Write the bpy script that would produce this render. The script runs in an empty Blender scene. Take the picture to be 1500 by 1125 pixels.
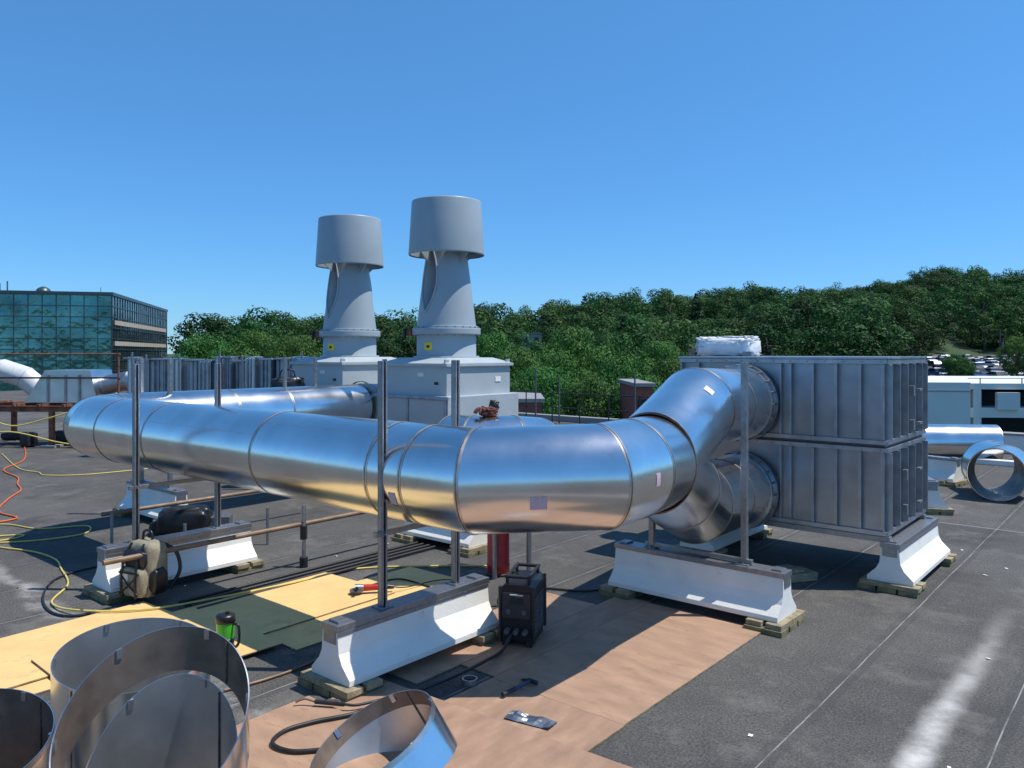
import bpy, math, random
import numpy as np
from mathutils import Vector, Matrix, noise
R_=random.Random(7)
scene=bpy.context.scene
ROT=math.radians(-40.17)
CU,SU=math.cos(ROT),math.sin(ROT)
def W(u,v): return (u*CU-v*SU, u*SU+v*CU)
def L(x,y): return (x*CU+y*SU, -x*SU+y*CU)

# ---------------- materials ----------------
def new_mat(name):
    m=bpy.data.materials.new(name); m.use_nodes=True
    nt=m.node_tree; b=nt.nodes['Principled BSDF']
    return m,nt,b
def mat(name,col,rough=.6,metal=0.,var=.15,vscale=3.,bump=0.,bscale=30.,rvar=.0,dirt=None,spec=None,stretch=(1,1,1)):
    m,nt,b=new_mat(name); N=nt.nodes; K=nt.links
    tc=N.new('ShaderNodeTexCoord'); mp=N.new('ShaderNodeMapping'); mp.inputs['Scale'].default_value=stretch
    K.new(tc.outputs['Object'],mp.inputs['Vector'])
    nz=N.new('ShaderNodeTexNoise'); nz.inputs['Scale'].default_value=vscale; nz.inputs['Detail'].default_value=6
    K.new(mp.outputs[0],nz.inputs['Vector'])
    cr=N.new('ShaderNodeValToRGB'); cr.color_ramp.elements[0].position=.3; cr.color_ramp.elements[1].position=.7
    cr.color_ramp.elements[0].color=(*[c*(1-var) for c in col],1)
    cr.color_ramp.elements[1].color=(*[min(1,c*(1+var)) for c in col],1)
    K.new(nz.outputs[0],cr.inputs[0]); out=cr.outputs[0]
    if dirt:
        n2=N.new('ShaderNodeTexNoise'); n2.inputs['Scale'].default_value=dirt[1]; n2.inputs['Detail'].default_value=8; n2.inputs['Roughness'].default_value=.7
        K.new(mp.outputs[0],n2.inputs['Vector'])
        r2=N.new('ShaderNodeValToRGB'); r2.color_ramp.elements[0].position=dirt[2]; r2.color_ramp.elements[1].position=dirt[2]+.15
        K.new(n2.outputs[0],r2.inputs[0])
        mx=N.new('ShaderNodeMixRGB'); mx.inputs[2].default_value=(*dirt[0],1)
        K.new(r2.outputs[0],mx.inputs[0]); K.new(out,mx.inputs[1]); out=mx.outputs[0]
    K.new(out,b.inputs['Base Color'])
    b.inputs['Roughness'].default_value=rough; b.inputs['Metallic'].default_value=metal
    if spec is not None: b.inputs['Specular IOR Level'].default_value=spec
    if rvar:
        mr=N.new('ShaderNodeMapRange'); mr.inputs[3].default_value=rough-rvar; mr.inputs[4].default_value=rough+rvar
        K.new(nz.outputs[0],mr.inputs[0]); K.new(mr.outputs[0],b.inputs['Roughness'])
    if bump:
        n3=N.new('ShaderNodeTexNoise'); n3.inputs['Scale'].default_value=bscale; n3.inputs['Detail'].default_value=4
        K.new(mp.outputs[0],n3.inputs['Vector'])
        bp=N.new('ShaderNodeBump'); bp.inputs['Strength'].default_value=bump; bp.inputs['Distance'].default_value=.02
        K.new(n3.outputs[0],bp.inputs['Height']); K.new(bp.outputs[0],b.inputs['Normal'])
    return m
M={}
M['alu']=mat('brushed_aluminium',(.79,.78,.77),.215,1.,.09,2.2,.15,2.2,.07,dirt=((.66,.64,.62),1.7,.60))
M['alu2']=mat('duct_metal_dull',(.64,.64,.65),.33,1.,.14,2.5,.14,4,.08)
M['galv']=mat('galvanised_steel',(.38,.40,.43),.42,1.,.20,6,.08,8,.1)
M['panel']=mat('galvanised_panel',(.33,.34,.36),.40,.9,.16,3,.14,3,.08)
M['strut']=mat('strut_channel',(.30,.31,.33),.45,.9,.15,20)
M['weld']=mat('weld_bead',(.20,.16,.13),.55,.8,.4,30)
M['tint']=mat('heat_tint',(.60,.56,.52),.36,1.,.25,9)
M['inner']=mat('duct_inside_brown',(.24,.185,.15),.5,.7,.35,5,.1,8)  # dark brown inside colour, much darker than the outer metal
M['innerg']=mat('duct_inside_grey',(.58,.58,.58),.38,.9,.15,4,.1,6)
M['white']=mat('white_painted_concrete',(.80,.78,.72),.6,0,.06,3,.14,40,dirt=((.62,.57,.49),5,.60))
M['wood']=mat('treated_timber',(.17,.15,.075),.8,0,.45,9,.3,50)
M['woodg']=mat('weathered_timber',(.28,.23,.14),.85,0,.35,12,.3,50)
M['ply']=mat('plywood_brown',(.36,.22,.14),.75,0,.18,2.2,.15,25,dirt=((.27,.16,.10),3.5,.54),stretch=(1,3,1))
M['ply2']=mat('plywood_brown_b',(.33,.20,.128),.75,0,.2,2.6,.15,25,dirt=((.42,.28,.19),2.5,.56),stretch=(3,1,1))
M['yel']=mat('yellow_board',(.70,.47,.19),.8,0,.10,2.5,.1,30,dirt=((.48,.34,.15),3,.57))
M['fan']=mat('fan_grey_paint',(.33,.385,.415),.42,0,.06,2,.03,20)
M['fanbox']=mat('plenum_grey_paint',(.40,.445,.455),.45,0,.07,2,.03,12)
M['dark']=mat('black_rubber',(.015,.015,.017),.5,0,.3,20)
M['blk']=mat('black_plastic',(.012,.013,.016),.35,0,.3,20)
M['gry']=mat('grey_plastic',(.10,.105,.11),.4,0,.2,20)
M['wpanel']=mat('welder_front_panel',(.035,.037,.04),.35,0,.2,20)
M['red']=mat('red_paint',(.42,.02,.02),.35,0,.15,10)
M['green']=mat('green_tumbler_paint',(.09,.50,.04),.25,0,.08,10)
M['tan']=mat('tan_canvas',(.27,.24,.17),.9,0,.2,12,.4,60)
M['rust']=mat('rusty_steel',(.20,.085,.05),.8,.2,.5,6,.3,20)
M['yhose']=mat('yellow_hose',(.65,.5,.12),.5,0,.1,10)
M['ohose']=mat('orange_cord',(.7,.14,.03),.5,0,.1,10)
M['pink']=mat('pink_label',(.62,.45,.50),.6,0,.15,60,dirt=((.2,.15,.3),90,.60))
M['ysticker']=mat('yellow_sticker',(.8,.6,.03),.5,0,.05,10)
M['plastic']=mat('plastic_wrap',(.78,.80,.82),.22,0,.12,7,.6,10)
M['conc']=mat('parking_concrete',(.66,.66,.64),.8,0,.08,.3)
M['hole']=mat('dark_opening',(.02,.022,.025),.7,0,.3,1)
M['asph']=mat('lot_asphalt',(.08,.08,.08),.9,0,.2,.1)
M['brick']=mat('red_brick',(.24,.085,.06),.85,0,.2,3)
M['beige']=mat('beige_stucco_and_reflection',(.45,.38,.30),.85,0,.1,1)
M['copper']=mat('old_pipe',(.22,.15,.10),.6,.4,.3,8)
M['tile']=mat('membrane_edge',(.25,.25,.25),.8,0,.1,2)
M['mull']=mat('mullion',(.07,.10,.11),.4,.5,.1,1)
M['cloth']=mat('dark_red_leather',(.10,.03,.022),.75,0,.5,20,.5,30)
M['navy']=mat('blue_handle',(.02,.05,.12),.5)
M['paper']=mat('paper_scrap',(.75,.72,.65),.8)
M['carglass']=mat('car_glass',(.02,.025,.03),.08,0,.1,1)
M['tyre']=mat('tyre',(.02,.02,.02),.8)
M['bark']=mat('bark',(.10,.075,.055),.9,0,.3,3,.4,8)
M['wallgrey']=mat('roof_building_wall',(.35,.33,.30),.9,0,.1,.3)
M['whited']=mat('white_duct_paint',(.66,.67,.66),.4,0,.1,3,dirt=((.40,.34,.28),3,.56))

def glass_mat(name,col,rough):
    m,nt,b=new_mat(name); N=nt.nodes;K=nt.links
    tc=N.new('ShaderNodeTexCoord'); nz=N.new('ShaderNodeTexNoise'); nz.inputs['Scale'].default_value=.16; nz.inputs['Detail'].default_value=5
    K.new(tc.outputs['Object'],nz.inputs['Vector'])
    cr=N.new('ShaderNodeValToRGB'); cr.color_ramp.elements[0].position=.36; cr.color_ramp.elements[1].position=.60
    cr.color_ramp.elements[0].color=(*[c*.5 for c in col],1); cr.color_ramp.elements[1].color=(*col,1)
    K.new(nz.outputs[0],cr.inputs[0]); K.new(cr.outputs[0],b.inputs['Base Color'])
    b.inputs['Metallic'].default_value=.75; b.inputs['Roughness'].default_value=rough
    bp=N.new('ShaderNodeBump'); bp.inputs['Strength'].default_value=.35; bp.inputs['Distance'].default_value=.3
    n2=N.new('ShaderNodeTexNoise'); n2.inputs['Scale'].default_value=.5; K.new(tc.outputs['Object'],n2.inputs['Vector'])
    K.new(n2.outputs[0],bp.inputs['Height']); K.new(bp.outputs[0],b.inputs['Normal'])
    return m
M['glass']=glass_mat('teal_curtain_glass',(.14,.32,.31),.12)
M['glassd']=glass_mat('dark_curtain_glass',(.08,.12,.14),.12)

def leaf_mat(name,c1,c2,lo=.55,hi=1.5):
    m,nt,b=new_mat(name); N=nt.nodes;K=nt.links
    tc=N.new('ShaderNodeTexCoord'); nz=N.new('ShaderNodeTexNoise'); nz.inputs['Scale'].default_value=.45; nz.inputs['Detail'].default_value=5
    K.new(tc.outputs['Object'],nz.inputs['Vector'])
    cr=N.new('ShaderNodeValToRGB'); cr.color_ramp.elements[0].position=.35; cr.color_ramp.elements[1].position=.68
    cr.color_ramp.elements[0].color=(*c1,1); cr.color_ramp.elements[1].color=(*c2,1)
    K.new(nz.outputs[0],cr.inputs[0])
    oi=N.new('ShaderNodeObjectInfo'); hs=N.new('ShaderNodeHueSaturation')
    mr=N.new('ShaderNodeMapRange'); mr.inputs[3].default_value=lo; mr.inputs[4].default_value=hi
    K.new(oi.outputs['Random'],mr.inputs[0]); K.new(mr.outputs[0],hs.inputs['Value'])
    mr2=N.new('ShaderNodeMapRange'); mr2.inputs[3].default_value=.485; mr2.inputs[4].default_value=.535
    mm=N.new('ShaderNodeMath'); mm.operation='FRACT'; m7=N.new('ShaderNodeMath'); m7.operation='MULTIPLY'; m7.inputs[1].default_value=7.3
    K.new(oi.outputs['Random'],m7.inputs[0]); K.new(m7.outputs[0],mm.inputs[0]); K.new(mm.outputs[0],mr2.inputs[0]); K.new(mr2.outputs[0],hs.inputs['Hue'])
    K.new(cr.outputs[0],hs.inputs['Color'])
    K.new(hs.outputs[0],b.inputs['Base Color']); b.inputs['Roughness'].default_value=.65
    b.inputs['Specular IOR Level'].default_value=.2
    tr=N.new('ShaderNodeBsdfTranslucent'); K.new(hs.outputs[0],tr.inputs[0])
    ms=N.new('ShaderNodeMixShader'); ms.inputs[0].default_value=.25
    K.new(b.outputs[0],ms.inputs[1]); K.new(tr.outputs[0],ms.inputs[2])
    K.new(ms.outputs[0],N['Material Output'].inputs['Surface'])
    return m
M['leaf']=leaf_mat('foliage_green',(.022,.060,.016),(.056,.122,.030))
M['leafn']=leaf_mat('foliage_near_green',(.040,.10,.020),(.09,.18,.036),.8,1.3)
M['leafc']=leaf_mat('foliage_conifer',(.012,.032,.014),(.026,.06,.024))

def roof_mat():
    m,nt,b=new_mat('roof_cap_sheet'); N=nt.nodes;K=nt.links
    def math_(op,a,bv=None,c=None):
        n=N.new('ShaderNodeMath'); n.operation=op
        for i,v in enumerate((a,bv,c)):
            if v is None: continue
            if isinstance(v,(int,float)): n.inputs[i].default_value=v
            else: K.new(v,n.inputs[i])
        return n.outputs[0]
    tc=N.new('ShaderNodeTexCoord'); sp=N.new('ShaderNodeSeparateXYZ'); K.new(tc.outputs['Object'],sp.inputs[0])
    def noise_(s,d=6,r=.6):
        n=N.new('ShaderNodeTexNoise'); n.inputs['Scale'].default_value=s; n.inputs['Detail'].default_value=d; n.inputs['Roughness'].default_value=r
        K.new(tc.outputs['Object'],n.inputs['Vector']); return n.outputs[0]
    def ramp(inp,p0,c0,p1,c1):
        r=N.new('ShaderNodeValToRGB'); r.color_ramp.elements[0].position=p0; r.color_ramp.elements[1].position=p1
        r.color_ramp.elements[0].color=(*c0,1); r.color_ramp.elements[1].color=(*c1,1); K.new(inp,r.inputs[0]); return r.outputs[0]
    def mix(f,a,c):
        x=N.new('ShaderNodeMixRGB'); 
        if isinstance(f,float): x.inputs[0].default_value=f
        else: K.new(f,x.inputs[0])
        for i,v in ((1,a),(2,c)):
            if isinstance(v,tuple): x.inputs[i].default_value=(*v,1)
            else: K.new(v,x.inputs[i])
        return x.outputs[0]
    base=ramp(noise_(.35,7,.65),.32,(.060,.057,.054),.70,(.125,.118,.107))
    fine=ramp(noise_(55,3,.7),.35,(.50,.50,.50),.68,(1.55,1.55,1.55))
    mm=N.new('ShaderNodeMixRGB'); mm.blend_type='MULTIPLY'; mm.inputs[0].default_value=1; K.new(base,mm.inputs[1]); K.new(fine,mm.inputs[2])
    col=mm.outputs[0]
    dust=ramp(noise_(1.3,8,.72),.52,(0,0,0),.72,(.65,.65,.65))
    col=mix(dust,col,(.205,.190,.168))
    dust2=ramp(noise_(6,6,.75),.57,(0,0,0),.75,(.55,.55,.55))
    col=mix(dust2,col,(.20,.186,.164))
    dark=ramp(noise_(.8,5,.6),.58,(0,0,0),.68,(.6,.6,.6))
    col=mix(dark,col,(.042,.040,.039))
    spk=ramp(noise_(140,2,.5),.70,(0,0,0),.74,(.8,.8,.8))
    col=mix(spk,col,(.30,.28,.25))
    wob=math_('MULTIPLY',math_('SUBTRACT',noise_(.8,3),.5),.03)
    u=math_('ADD',sp.outputs[0],wob)
    fu=math_('ABSOLUTE',math_('SUBTRACT',math_('FRACT',math_('DIVIDE',math_('ADD',u,100+1.0+.5*1.1),1.1)),.5))
    seam=math_('MULTIPLY',math_('LESS_THAN',fu,.0045),ramp(noise_(2.5,4),.38,(.15,.15,.15),.55,(1,1,1)))
    col=mix(math_('MULTIPLY',seam,.6),col,(.40,.39,.37))
    bandn=math_('MULTIPLY',math_('LESS_THAN',math_('ABSOLUTE',math_('SUBTRACT',fu,.035)),.03),.3)
    col=mix(bandn,col,(.045,.045,.046))
    du=math_('ABSOLUTE',math_('ADD',math_('ADD',sp.outputs[0],math_('MULTIPLY',math_('SUBTRACT',noise_(.9,6,.65),.5),.22)),1.27))
    st=N.new('ShaderNodeMapRange'); st.interpolation_type='SMOOTHSTEP'; K.new(du,st.inputs[0]); st.inputs[1].default_value=.15; st.inputs[2].default_value=.0; st.inputs[3].default_value=0; st.inputs[4].default_value=1
    stn=math_('MULTIPLY',st.outputs[0],ramp(noise_(3.2,9,.68),.30,(.30,.30,.30),.60,(1,1,1)))
    vl=N.new('ShaderNodeMapRange'); K.new(sp.outputs[1],vl.inputs[0]); vl.inputs[1].default_value=9.5; vl.inputs[2].default_value=5.5; vl.inputs[3].default_value=.0; vl.inputs[4].default_value=1
    col=mix(math_('MULTIPLY',stn,vl.outputs[0]),col,(.58,.555,.52))
    dv=math_('ABSOLUTE',math_('SUBTRACT',math_('ADD',sp.outputs[1],wob),13.4))
    col=mix(math_('MULTIPLY',math_('LESS_THAN',dv,.03),.4),col,(.35,.34,.32))
    dl=math_('ABSOLUTE',math_('SUBTRACT',math_('ADD',sp.outputs[1],math_('MULTIPLY',noise_(.6,5),.9)),3.6))
    s2=N.new('ShaderNodeMapRange'); s2.interpolation_type='SMOOTHSTEP'; K.new(dl,s2.inputs[0]); s2.inputs[1].default_value=.16; s2.inputs[2].default_value=0; s2.inputs[3].default_value=0; s2.inputs[4].default_value=1
    t2=math_('MULTIPLY',math_('MULTIPLY',s2.outputs[0],math_('LESS_THAN',sp.outputs[0],-5.)),ramp(noise_(3,8,.7),.40,(0,0,0),.62,(.7,.7,.7)))
    col=mix(t2,col,(.42,.40,.37))
    K.new(col,b.inputs['Base Color']); b.inputs['Roughness'].default_value=.85
    b.inputs['Specular IOR Level'].default_value=.3
    bp=N.new('ShaderNodeBump'); bp.inputs['Strength'].default_value=.6; bp.inputs['Distance'].default_value=.01
    K.new(noise_(90,3,.7),bp.inputs['Height']); K.new(bp.outputs[0],b.inputs['Normal'])
    return m
M['roof']=roof_mat()
M['terrain']=mat('terrain_grass',(.028,.055,.018),.9,0,.4,.05)

# ---------------- mesh builder ----------------
class MB:
    def __init__(s): s.v=[];s.f=[];s.m=[];s.s=[];s.mats=[]
    def mi(s,k):
        if k not in s.mats: s.mats.append(k)
        return s.mats.index(k)
    def add(s,vs,fs,m,smooth=False):
        o=len(s.v); s.v+= [tuple(p) for p in vs]; i=s.mi(m)
        for f in fs: s.f.append([a+o for a in f]); s.m.append(i); s.s.append(smooth)
    def box(s,c,d,m,rz=0,mat3=None):
        vs=[]
        for k in range(8):
            p=Vector(((k&1)-.5,((k>>1)&1)-.5,((k>>2)&1)-.5)); p=Vector((p.x*d[0],p.y*d[1],p.z*d[2]))
            if rz: p=Matrix.Rotation(rz,3,'Z')@p
            if mat3: p=mat3@p
            vs.append(p+Vector(c))
        s.add(vs,[(0,2,3,1),(4,5,7,6),(0,1,5,4),(2,6,7,3),(0,4,6,2),(1,3,7,5)],m)
    def cyl(s,p,q,r1,r2,m,seg=24,caps=True,smooth=True,capm=None):
        p=Vector(p);q=Vector(q);d=(q-p).normalized()
        e=d.orthogonal().normalized(); g=d.cross(e)
        vs=[]
        for a in range(seg):
            t=2*math.pi*a/seg; o=e*math.cos(t)+g*math.sin(t)
            vs.append(p+o*r1); vs.append(q+o*r2)
        fs=[(2*a,(2*a+2)%(2*seg),(2*a+3)%(2*seg),2*a+1) for a in range(seg)]
        s.add(vs,fs,m,smooth)
        if caps:
            s.add([vs[2*a] for a in range(seg)],[list(range(seg))[::-1]],capm or m)
            s.add([vs[2*a+1] for a in range(seg)],[list(range(seg))],capm or m)
    def sweep(s,pts,r,m,seg=8,closed=False,spl=0):
        P=[Vector(p) for p in pts]
        if spl:
            Q=[];n=len(P)
            for i in range(n-1):
                p0=P[max(i-1,0)];p1=P[i];p2=P[i+1];p3=P[min(i+2,n-1)]
                for k in range(spl):
                    t=k/spl
                    Q.append(.5*((2*p1)+(p2-p0)*t+(2*p0-5*p1+4*p2-p3)*t*t+(3*p1-p0-3*p2+p3)*t**3))
            Q.append(P[-1]);P=Q
        n=len(P);vs=[];e=None
        for i in range(n):
            if closed: d=(P[(i+1)%n]-P[i-1])
            else: d=P[min(i+1,n-1)]-P[max(i-1,0)]
            d.normalize()
            if e is None: e=d.orthogonal().normalized()
            e=(e-d*e.dot(d)).normalized(); g=d.cross(e)
            for a in range(seg):
                t=2*math.pi*a/seg; vs.append(P[i]+(e*math.cos(t)+g*math.sin(t))*r)
        fs=[]
        for i in range(n if closed else n-1):
            j=(i+1)%n
            for a in range(seg):
                b=(a+1)%seg; fs.append((i*seg+a,i*seg+b,j*seg+b,j*seg+a))
        s.add(vs,fs,m,True)
        if not closed:
            s.add(vs[:seg],[list(range(seg))[::-1]],m); s.add(vs[-seg:],[list(range(seg))],m)
    def lathe(s,prof,m,seg=48,c=(0,0),fn=None,smooth=True):
        vs=[]
        for (r,z) in prof:
            for a in range(seg):
                t=2*math.pi*a/seg; rr=fn(r,z,t) if fn else r
                vs.append((c[0]+rr*math.cos(t),c[1]+rr*math.sin(t),z))
        fs=[]
        for i in range(len(prof)-1):
            for a in range(seg):
                b=(a+1)%seg; fs.append((i*seg+a,i*seg+b,(i+1)*seg+b,(i+1)*seg+a))
        s.add(vs,fs,m,smooth)
    def prism(s,poly,a0,a1,axis,m,smooth=False):
        def P(p,a):
            return {'x':(a,p[0],p[1]),'y':(p[0],a,p[1]),'z':(p[0],p[1],a)}[axis]
        n=len(poly); vs=[P(p,a0) for p in poly]+[P(p,a1) for p in poly]
        s.add(vs,[(i,(i+1)%n,n+(i+1)%n,n+i) for i in range(n)],m,smooth)
        s.add(vs[:n],[list(range(n))[::-1]],m); s.add(vs[n:],[list(range(n))],m)
    def blob(s,c,d,m,e=.4,amp=.0,fr=3.,seed=0,nu=32,nv=20,rz=0):
        def sg(x,p): return math.copysign(abs(x)**p,x)
        vs=[]
        for i in range(nv+1):
            ph=-math.pi/2+math.pi*i/nv
            for j in range(nu):
                th=2*math.pi*j/nu
                p=Vector((sg(math.cos(ph),e)*sg(math.cos(th),e),sg(math.cos(ph),e)*sg(math.sin(th),e),sg(math.sin(ph),e)))
                if amp:
                    k=1+amp*noise.noise(p*fr+Vector((seed*7.1,seed,0))); p*=k
                p=Vector((p.x*d[0]/2,p.y*d[1]/2,p.z*d[2]/2))
                if rz: p=Matrix.Rotation(rz,3,'Z')@p
                vs.append(p+Vector(c))
        fs=[(i*nu+j,i*nu+(j+1)%nu,(i+1)*nu+(j+1)%nu,(i+1)*nu+j) for i in range(nv) for j in range(nu)]
        s.add(vs,fs,m,True)
    def duct(s,pts,r,m,n0=None,n1=None,seg=72,seams=None,weld='weld',tint='tint',inner=None,rs=None):
        P=[Vector(p) for p in pts]; n=len(P)
        D=[(P[i+1]-P[i]).normalized() for i in range(n-1)]
        NN=[]
        for i in range(n):
            if i==0: NN.append(Vector(n0) if n0 else D[0])
            elif i==n-1: NN.append(Vector(n1) if n1 else D[-1])
            else: NN.append((D[i-1]+D[i]).normalized())
        e=D[0].orthogonal().normalized()
        def ring(i,d,e,rr):
            g=d.cross(e); out=[]
            for a in range(seg):
                t=2*math.pi*a/seg; o=(e*math.cos(t)+g*math.sin(t))*rr
                out.append(P[i]+o-d*(o.dot(NN[i])/d.dot(NN[i])))
            return out
        for i in range(n-1):
            d=D[i]; e=(e-d*e.dot(d)).normalized()
            ra=rs[i] if rs else r; rb=rs[i+1] if rs else r
            A=ring(i,d,e,ra);B=ring(i+1,d,e,rb)
            K=4
            vs=[]
            for k in range(K+1):
                for a in range(seg): vs.append(A[a].lerp(B[a],k/K))
            fs=[]
            for k in range(K):
                for a in range(seg):
                    b=(a+1)%seg; fs.append((k*seg+a,k*seg+b,(k+1)*seg+b,(k+1)*seg+a))
            s.add(vs,fs,m,True)
            if inner:
                Ai=ring(i,d,e,ra-.012);Bi=ring(i+1,d,e,rb-.012)
                s.add(Ai+Bi,[(a,seg+a,seg+(a+1)%seg,(a+1)%seg) for a in range(seg)],inner,True)
                for (X,Xi) in ((A,Ai),(B,Bi)):
                    s.add(X+Xi,[(a,(a+1)%seg,seg+(a+1)%seg,seg+a) for a in range(seg)],m)
            for (idx,R0) in ((i,A),(i+1,B)):
                if seams is None or idx in seams:
                    sgn=1 if idx==i else -1
                    rr=(ra if idx==i else rb)+.0018
                    R1=ring(idx,d,e,rr); wv=.022
                    R2=[p+d*sgn*wv for p in R1]
                    s.add(R1+R2,[(a,(a+1)%seg,seg+(a+1)%seg,seg+a) for a in range(seg)],tint,True)
                    if idx==i or i==n-2: s.sweep(R0,.005,weld,6,closed=True)
    def obj(s,name,loc=(0,0,0),rz=0.,bevel=0.,parent=None,rot=None,bseg=2):
        me=bpy.data.meshes.new(name); me.from_pydata(s.v,[],s.f)
        for k in s.mats: me.materials.append(M[k])
        me.polygons.foreach_set('material_index',s.m); me.polygons.foreach_set('use_smooth',s.s)
        me.validate(); me.update()
        o=bpy.data.objects.new(name,me); scene.collection.objects.link(o)
        o.location=loc; o.rotation_euler=rot if rot else (0,0,rz)
        if parent: o.parent=parent
        if bevel:
            b=o.modifiers.new('bev','BEVEL'); b.width=bevel; b.segments=bseg; b.limit_method='ANGLE'; b.angle_limit=math.radians(40)
        return o
def empty(name,loc=(0,0,0),rz=0):
    o=bpy.data.objects.new(name,None); scene.collection.objects.link(o); o.location=loc; o.rotation_euler=(0,0,rz); return o

# ---------------- terrain ----------------
PX=[-900,0,250,400,470,700,800,880,1000,1100,1200,1300,1380,1430,1500,1700,2200]
YT=[470,462,457,454,452,450,447,434,432,424,430,413,394,402,406,400,400]
def E(a): return (516-np.interp(750+1150*a,PX,YT))/1150
def rc(a): return np.interp(a,[-.6,-.1,.15,.4,.8],[190,210,300,380,400])
def th(x,y):
    if y<40: return -11.
    a=max(-1.5,min(1.5,x/y)); r=y
    c=2.6+E(a)*rc(a)-14.6
    t=(r-75)/(rc(a)-75); t=max(0,min(1,t)); t=t*t*(3-2*t)
    h=-11+(c+11)*t
    if r>rc(a): h=c-(r-rc(a))*.06
    h=max(h,-11)
    wx=max(0,min(1,(x-52)/8))*max(0,min(1,(150-x)/20)); wy=max(0,min(1,(y-88)/6))*max(0,min(1,(225-y)/25))
    w=wx*wy; lot=-1.6+(y-110)*.024
    return h*(1-w)+lot*w
mb=MB()
ax=[-6000,-3500,-2000,-1200,-800]+list(np.arange(-500,-160,30))+list(np.arange(-160,300,8))+list(np.arange(300,700,30))+[800,1200,2000,3500,6000]
ay=[-6000,-3000,-1000,-300,-100,0,40]+list(np.arange(60,300,8))+list(np.arange(300,620,16))+[700,900,1300,2000,3500,6000]
vs=[(float(x),float(y),float(th(x,y))) for y in ay for x in ax]; nx=len(ax)
mb.add(vs,[(j*nx+i,j*nx+i+1,(j+1)*nx+i+1,(j+1)*nx+i) for j in range(len(ay)-1) for i in range(nx-1)],'terrain',True)
mb.obj('ground_terrain')

# ---------------- trees ----------------
def leafcloud(rng,centres,radii,per,size,flat=.8):
    V=[]
    for c,r in zip(centres,radii):
        k=int(per*(r**2))
        d=rng.normal(size=(k,3)); d/=np.linalg.norm(d,axis=1)[:,None]
        rad=r*(rng.uniform(.35,1.08,size=(k,1))**.45)
        p=np.array(c)+d*rad*np.array([1,1,flat])
        nrm=d*1.3+np.array([0,0,.3])+rng.normal(size=(k,3))*.38; nrm/=np.linalg.norm(nrm,axis=1)[:,None]
        t=np.cross(nrm,rng.normal(size=(k,3))); t/=np.linalg.norm(t,axis=1)[:,None]
        b=np.cross(nrm,t)
        s=size*rng.uniform(.6,1.3,size=(k,1))
        q=np.stack([p-t*s,p-b*s*.6,p+t*s,p+b*s*.6],axis=1)
        V.append(q.reshape(-1,3))
    V=np.concatenate(V); F=np.arange(len(V)).reshape(-1,4)
    return V,F
def tree_mesh(name,seed,h,cr,ncl,per,size,conifer=False,low=.3,lm='leaf'):
    rng=np.random.default_rng(seed); mb=MB()
    if conifer:
        mb.cyl((0,0,0),(0,0,h*.97),.25,.03,'bark',8)
        C=[];Rr=[]
        for i in range(ncl):
            z=h*(.15+.83*(i/ncl)); w=cr*(1-(z/h))**.8+.2
            for k in range(6):
                a=rng.uniform(0,6.28); q=rng.uniform(.4,.75); C.append((w*q*math.cos(a),w*q*math.sin(a),z+rng.uniform(-.5,.5))); Rr.append(max(.35,w*.42))
        V,F=leafcloud(rng,C,Rr,per,size,.6); lm='leafc'
    else:
        tr=h*.035
        top=Vector((rng.normal()*.3,rng.normal()*.3,h*.7))
        mb.sweep([(0,0,-1),(0,0,h*.15),Vector((rng.normal()*.2,rng.normal()*.2,h*.4)),top],tr*.8,'bark',8,spl=3)
        C=[];Rr=[]
        for i in range(ncl):
            u=rng.uniform(0,6.28); zz=rng.uniform(-1,1); rr=math.sqrt(max(0,1-zz*zz))*rng.uniform(.55,1.0)
            z=h*(low+(1-low)*.5)+zz*h*(1-low)*.5*.86
            k=1.0 if zz<.2 else 1.0-.15*zz
            p=(cr*rr*math.cos(u)*k,cr*rr*math.sin(u)*k,z)
            C.append(p); Rr.append(cr*rng.uniform(.20,.40))
            if i%3==0: mb.sweep([(0,0,h*rng.uniform(.25,.5)),(p[0]*.5,p[1]*.5,z*.8),p],tr*.25,'bark',5,spl=2)
        C.append((0,0,h*.6)); Rr.append(cr*.6)
        V,F=leafcloud(rng,C,Rr,per,size)
    o=len(mb.v); mb.v+= [tuple(x) for x in V.tolist()]; i=mb.mi(lm)
    F=(F+o).tolist(); mb.f+=F; mb.m+=[i]*len(F); mb.s+=[False]*len(F)
    me=bpy.data.meshes.new(name); me.from_pydata(mb.v,[],mb.f)
    for k in mb.mats: me.materials.append(M[k])
    me.polygons.foreach_set('material_index',mb.m); me.polygons.foreach_set('use_smooth',mb.s); me.update()
    return me
far=[tree_mesh('far_tree_mesh',s,13+R_.uniform(-1,2),5.6+R_.uniform(-.6,.8),24+s,38,.25,low=.10) for s in range(6)]
farc=tree_mesh('far_conifer_mesh',50,16,3.6,14,50,.3,True)
near=[tree_mesh('near_tree_mesh',100+s,14,5.2,60,120,.15,low=.2,lm='leafn') for s in range(4)]
forest=empty('distant_forest')
cnt=0; r=118.
while r<435:
    a=-.95
    while a<1.0:
        rr=r+R_.uniform(-5,5); aa=a+R_.uniform(-4,4)/r; x=aa*rr; y=rr
        a+=10.2/r
        if rr>rc(aa)+14: continue
        if aa<-.40 and rr<235: continue
        if 56<x<150 and 90<y<205 and aa>.50: continue
        if rr<150 and aa>.0 and R_.random()<.3: continue
        me=farc if R_.random()<.03 else R_.choice(far)
        o=bpy.data.objects.new('forest_tree',me); scene.collection.objects.link(o); o.parent=forest
        s=R_.uniform(.75,1.30); o.location=(x,y,th(x,y)-.8); o.scale=(s*R_.uniform(.95,1.25),s*R_.uniform(.95,1.25),s); o.rotation_euler=(0,0,R_.uniform(0,6.28)); cnt+=1
    r+=9.4
print('forest',cnt)
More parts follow.
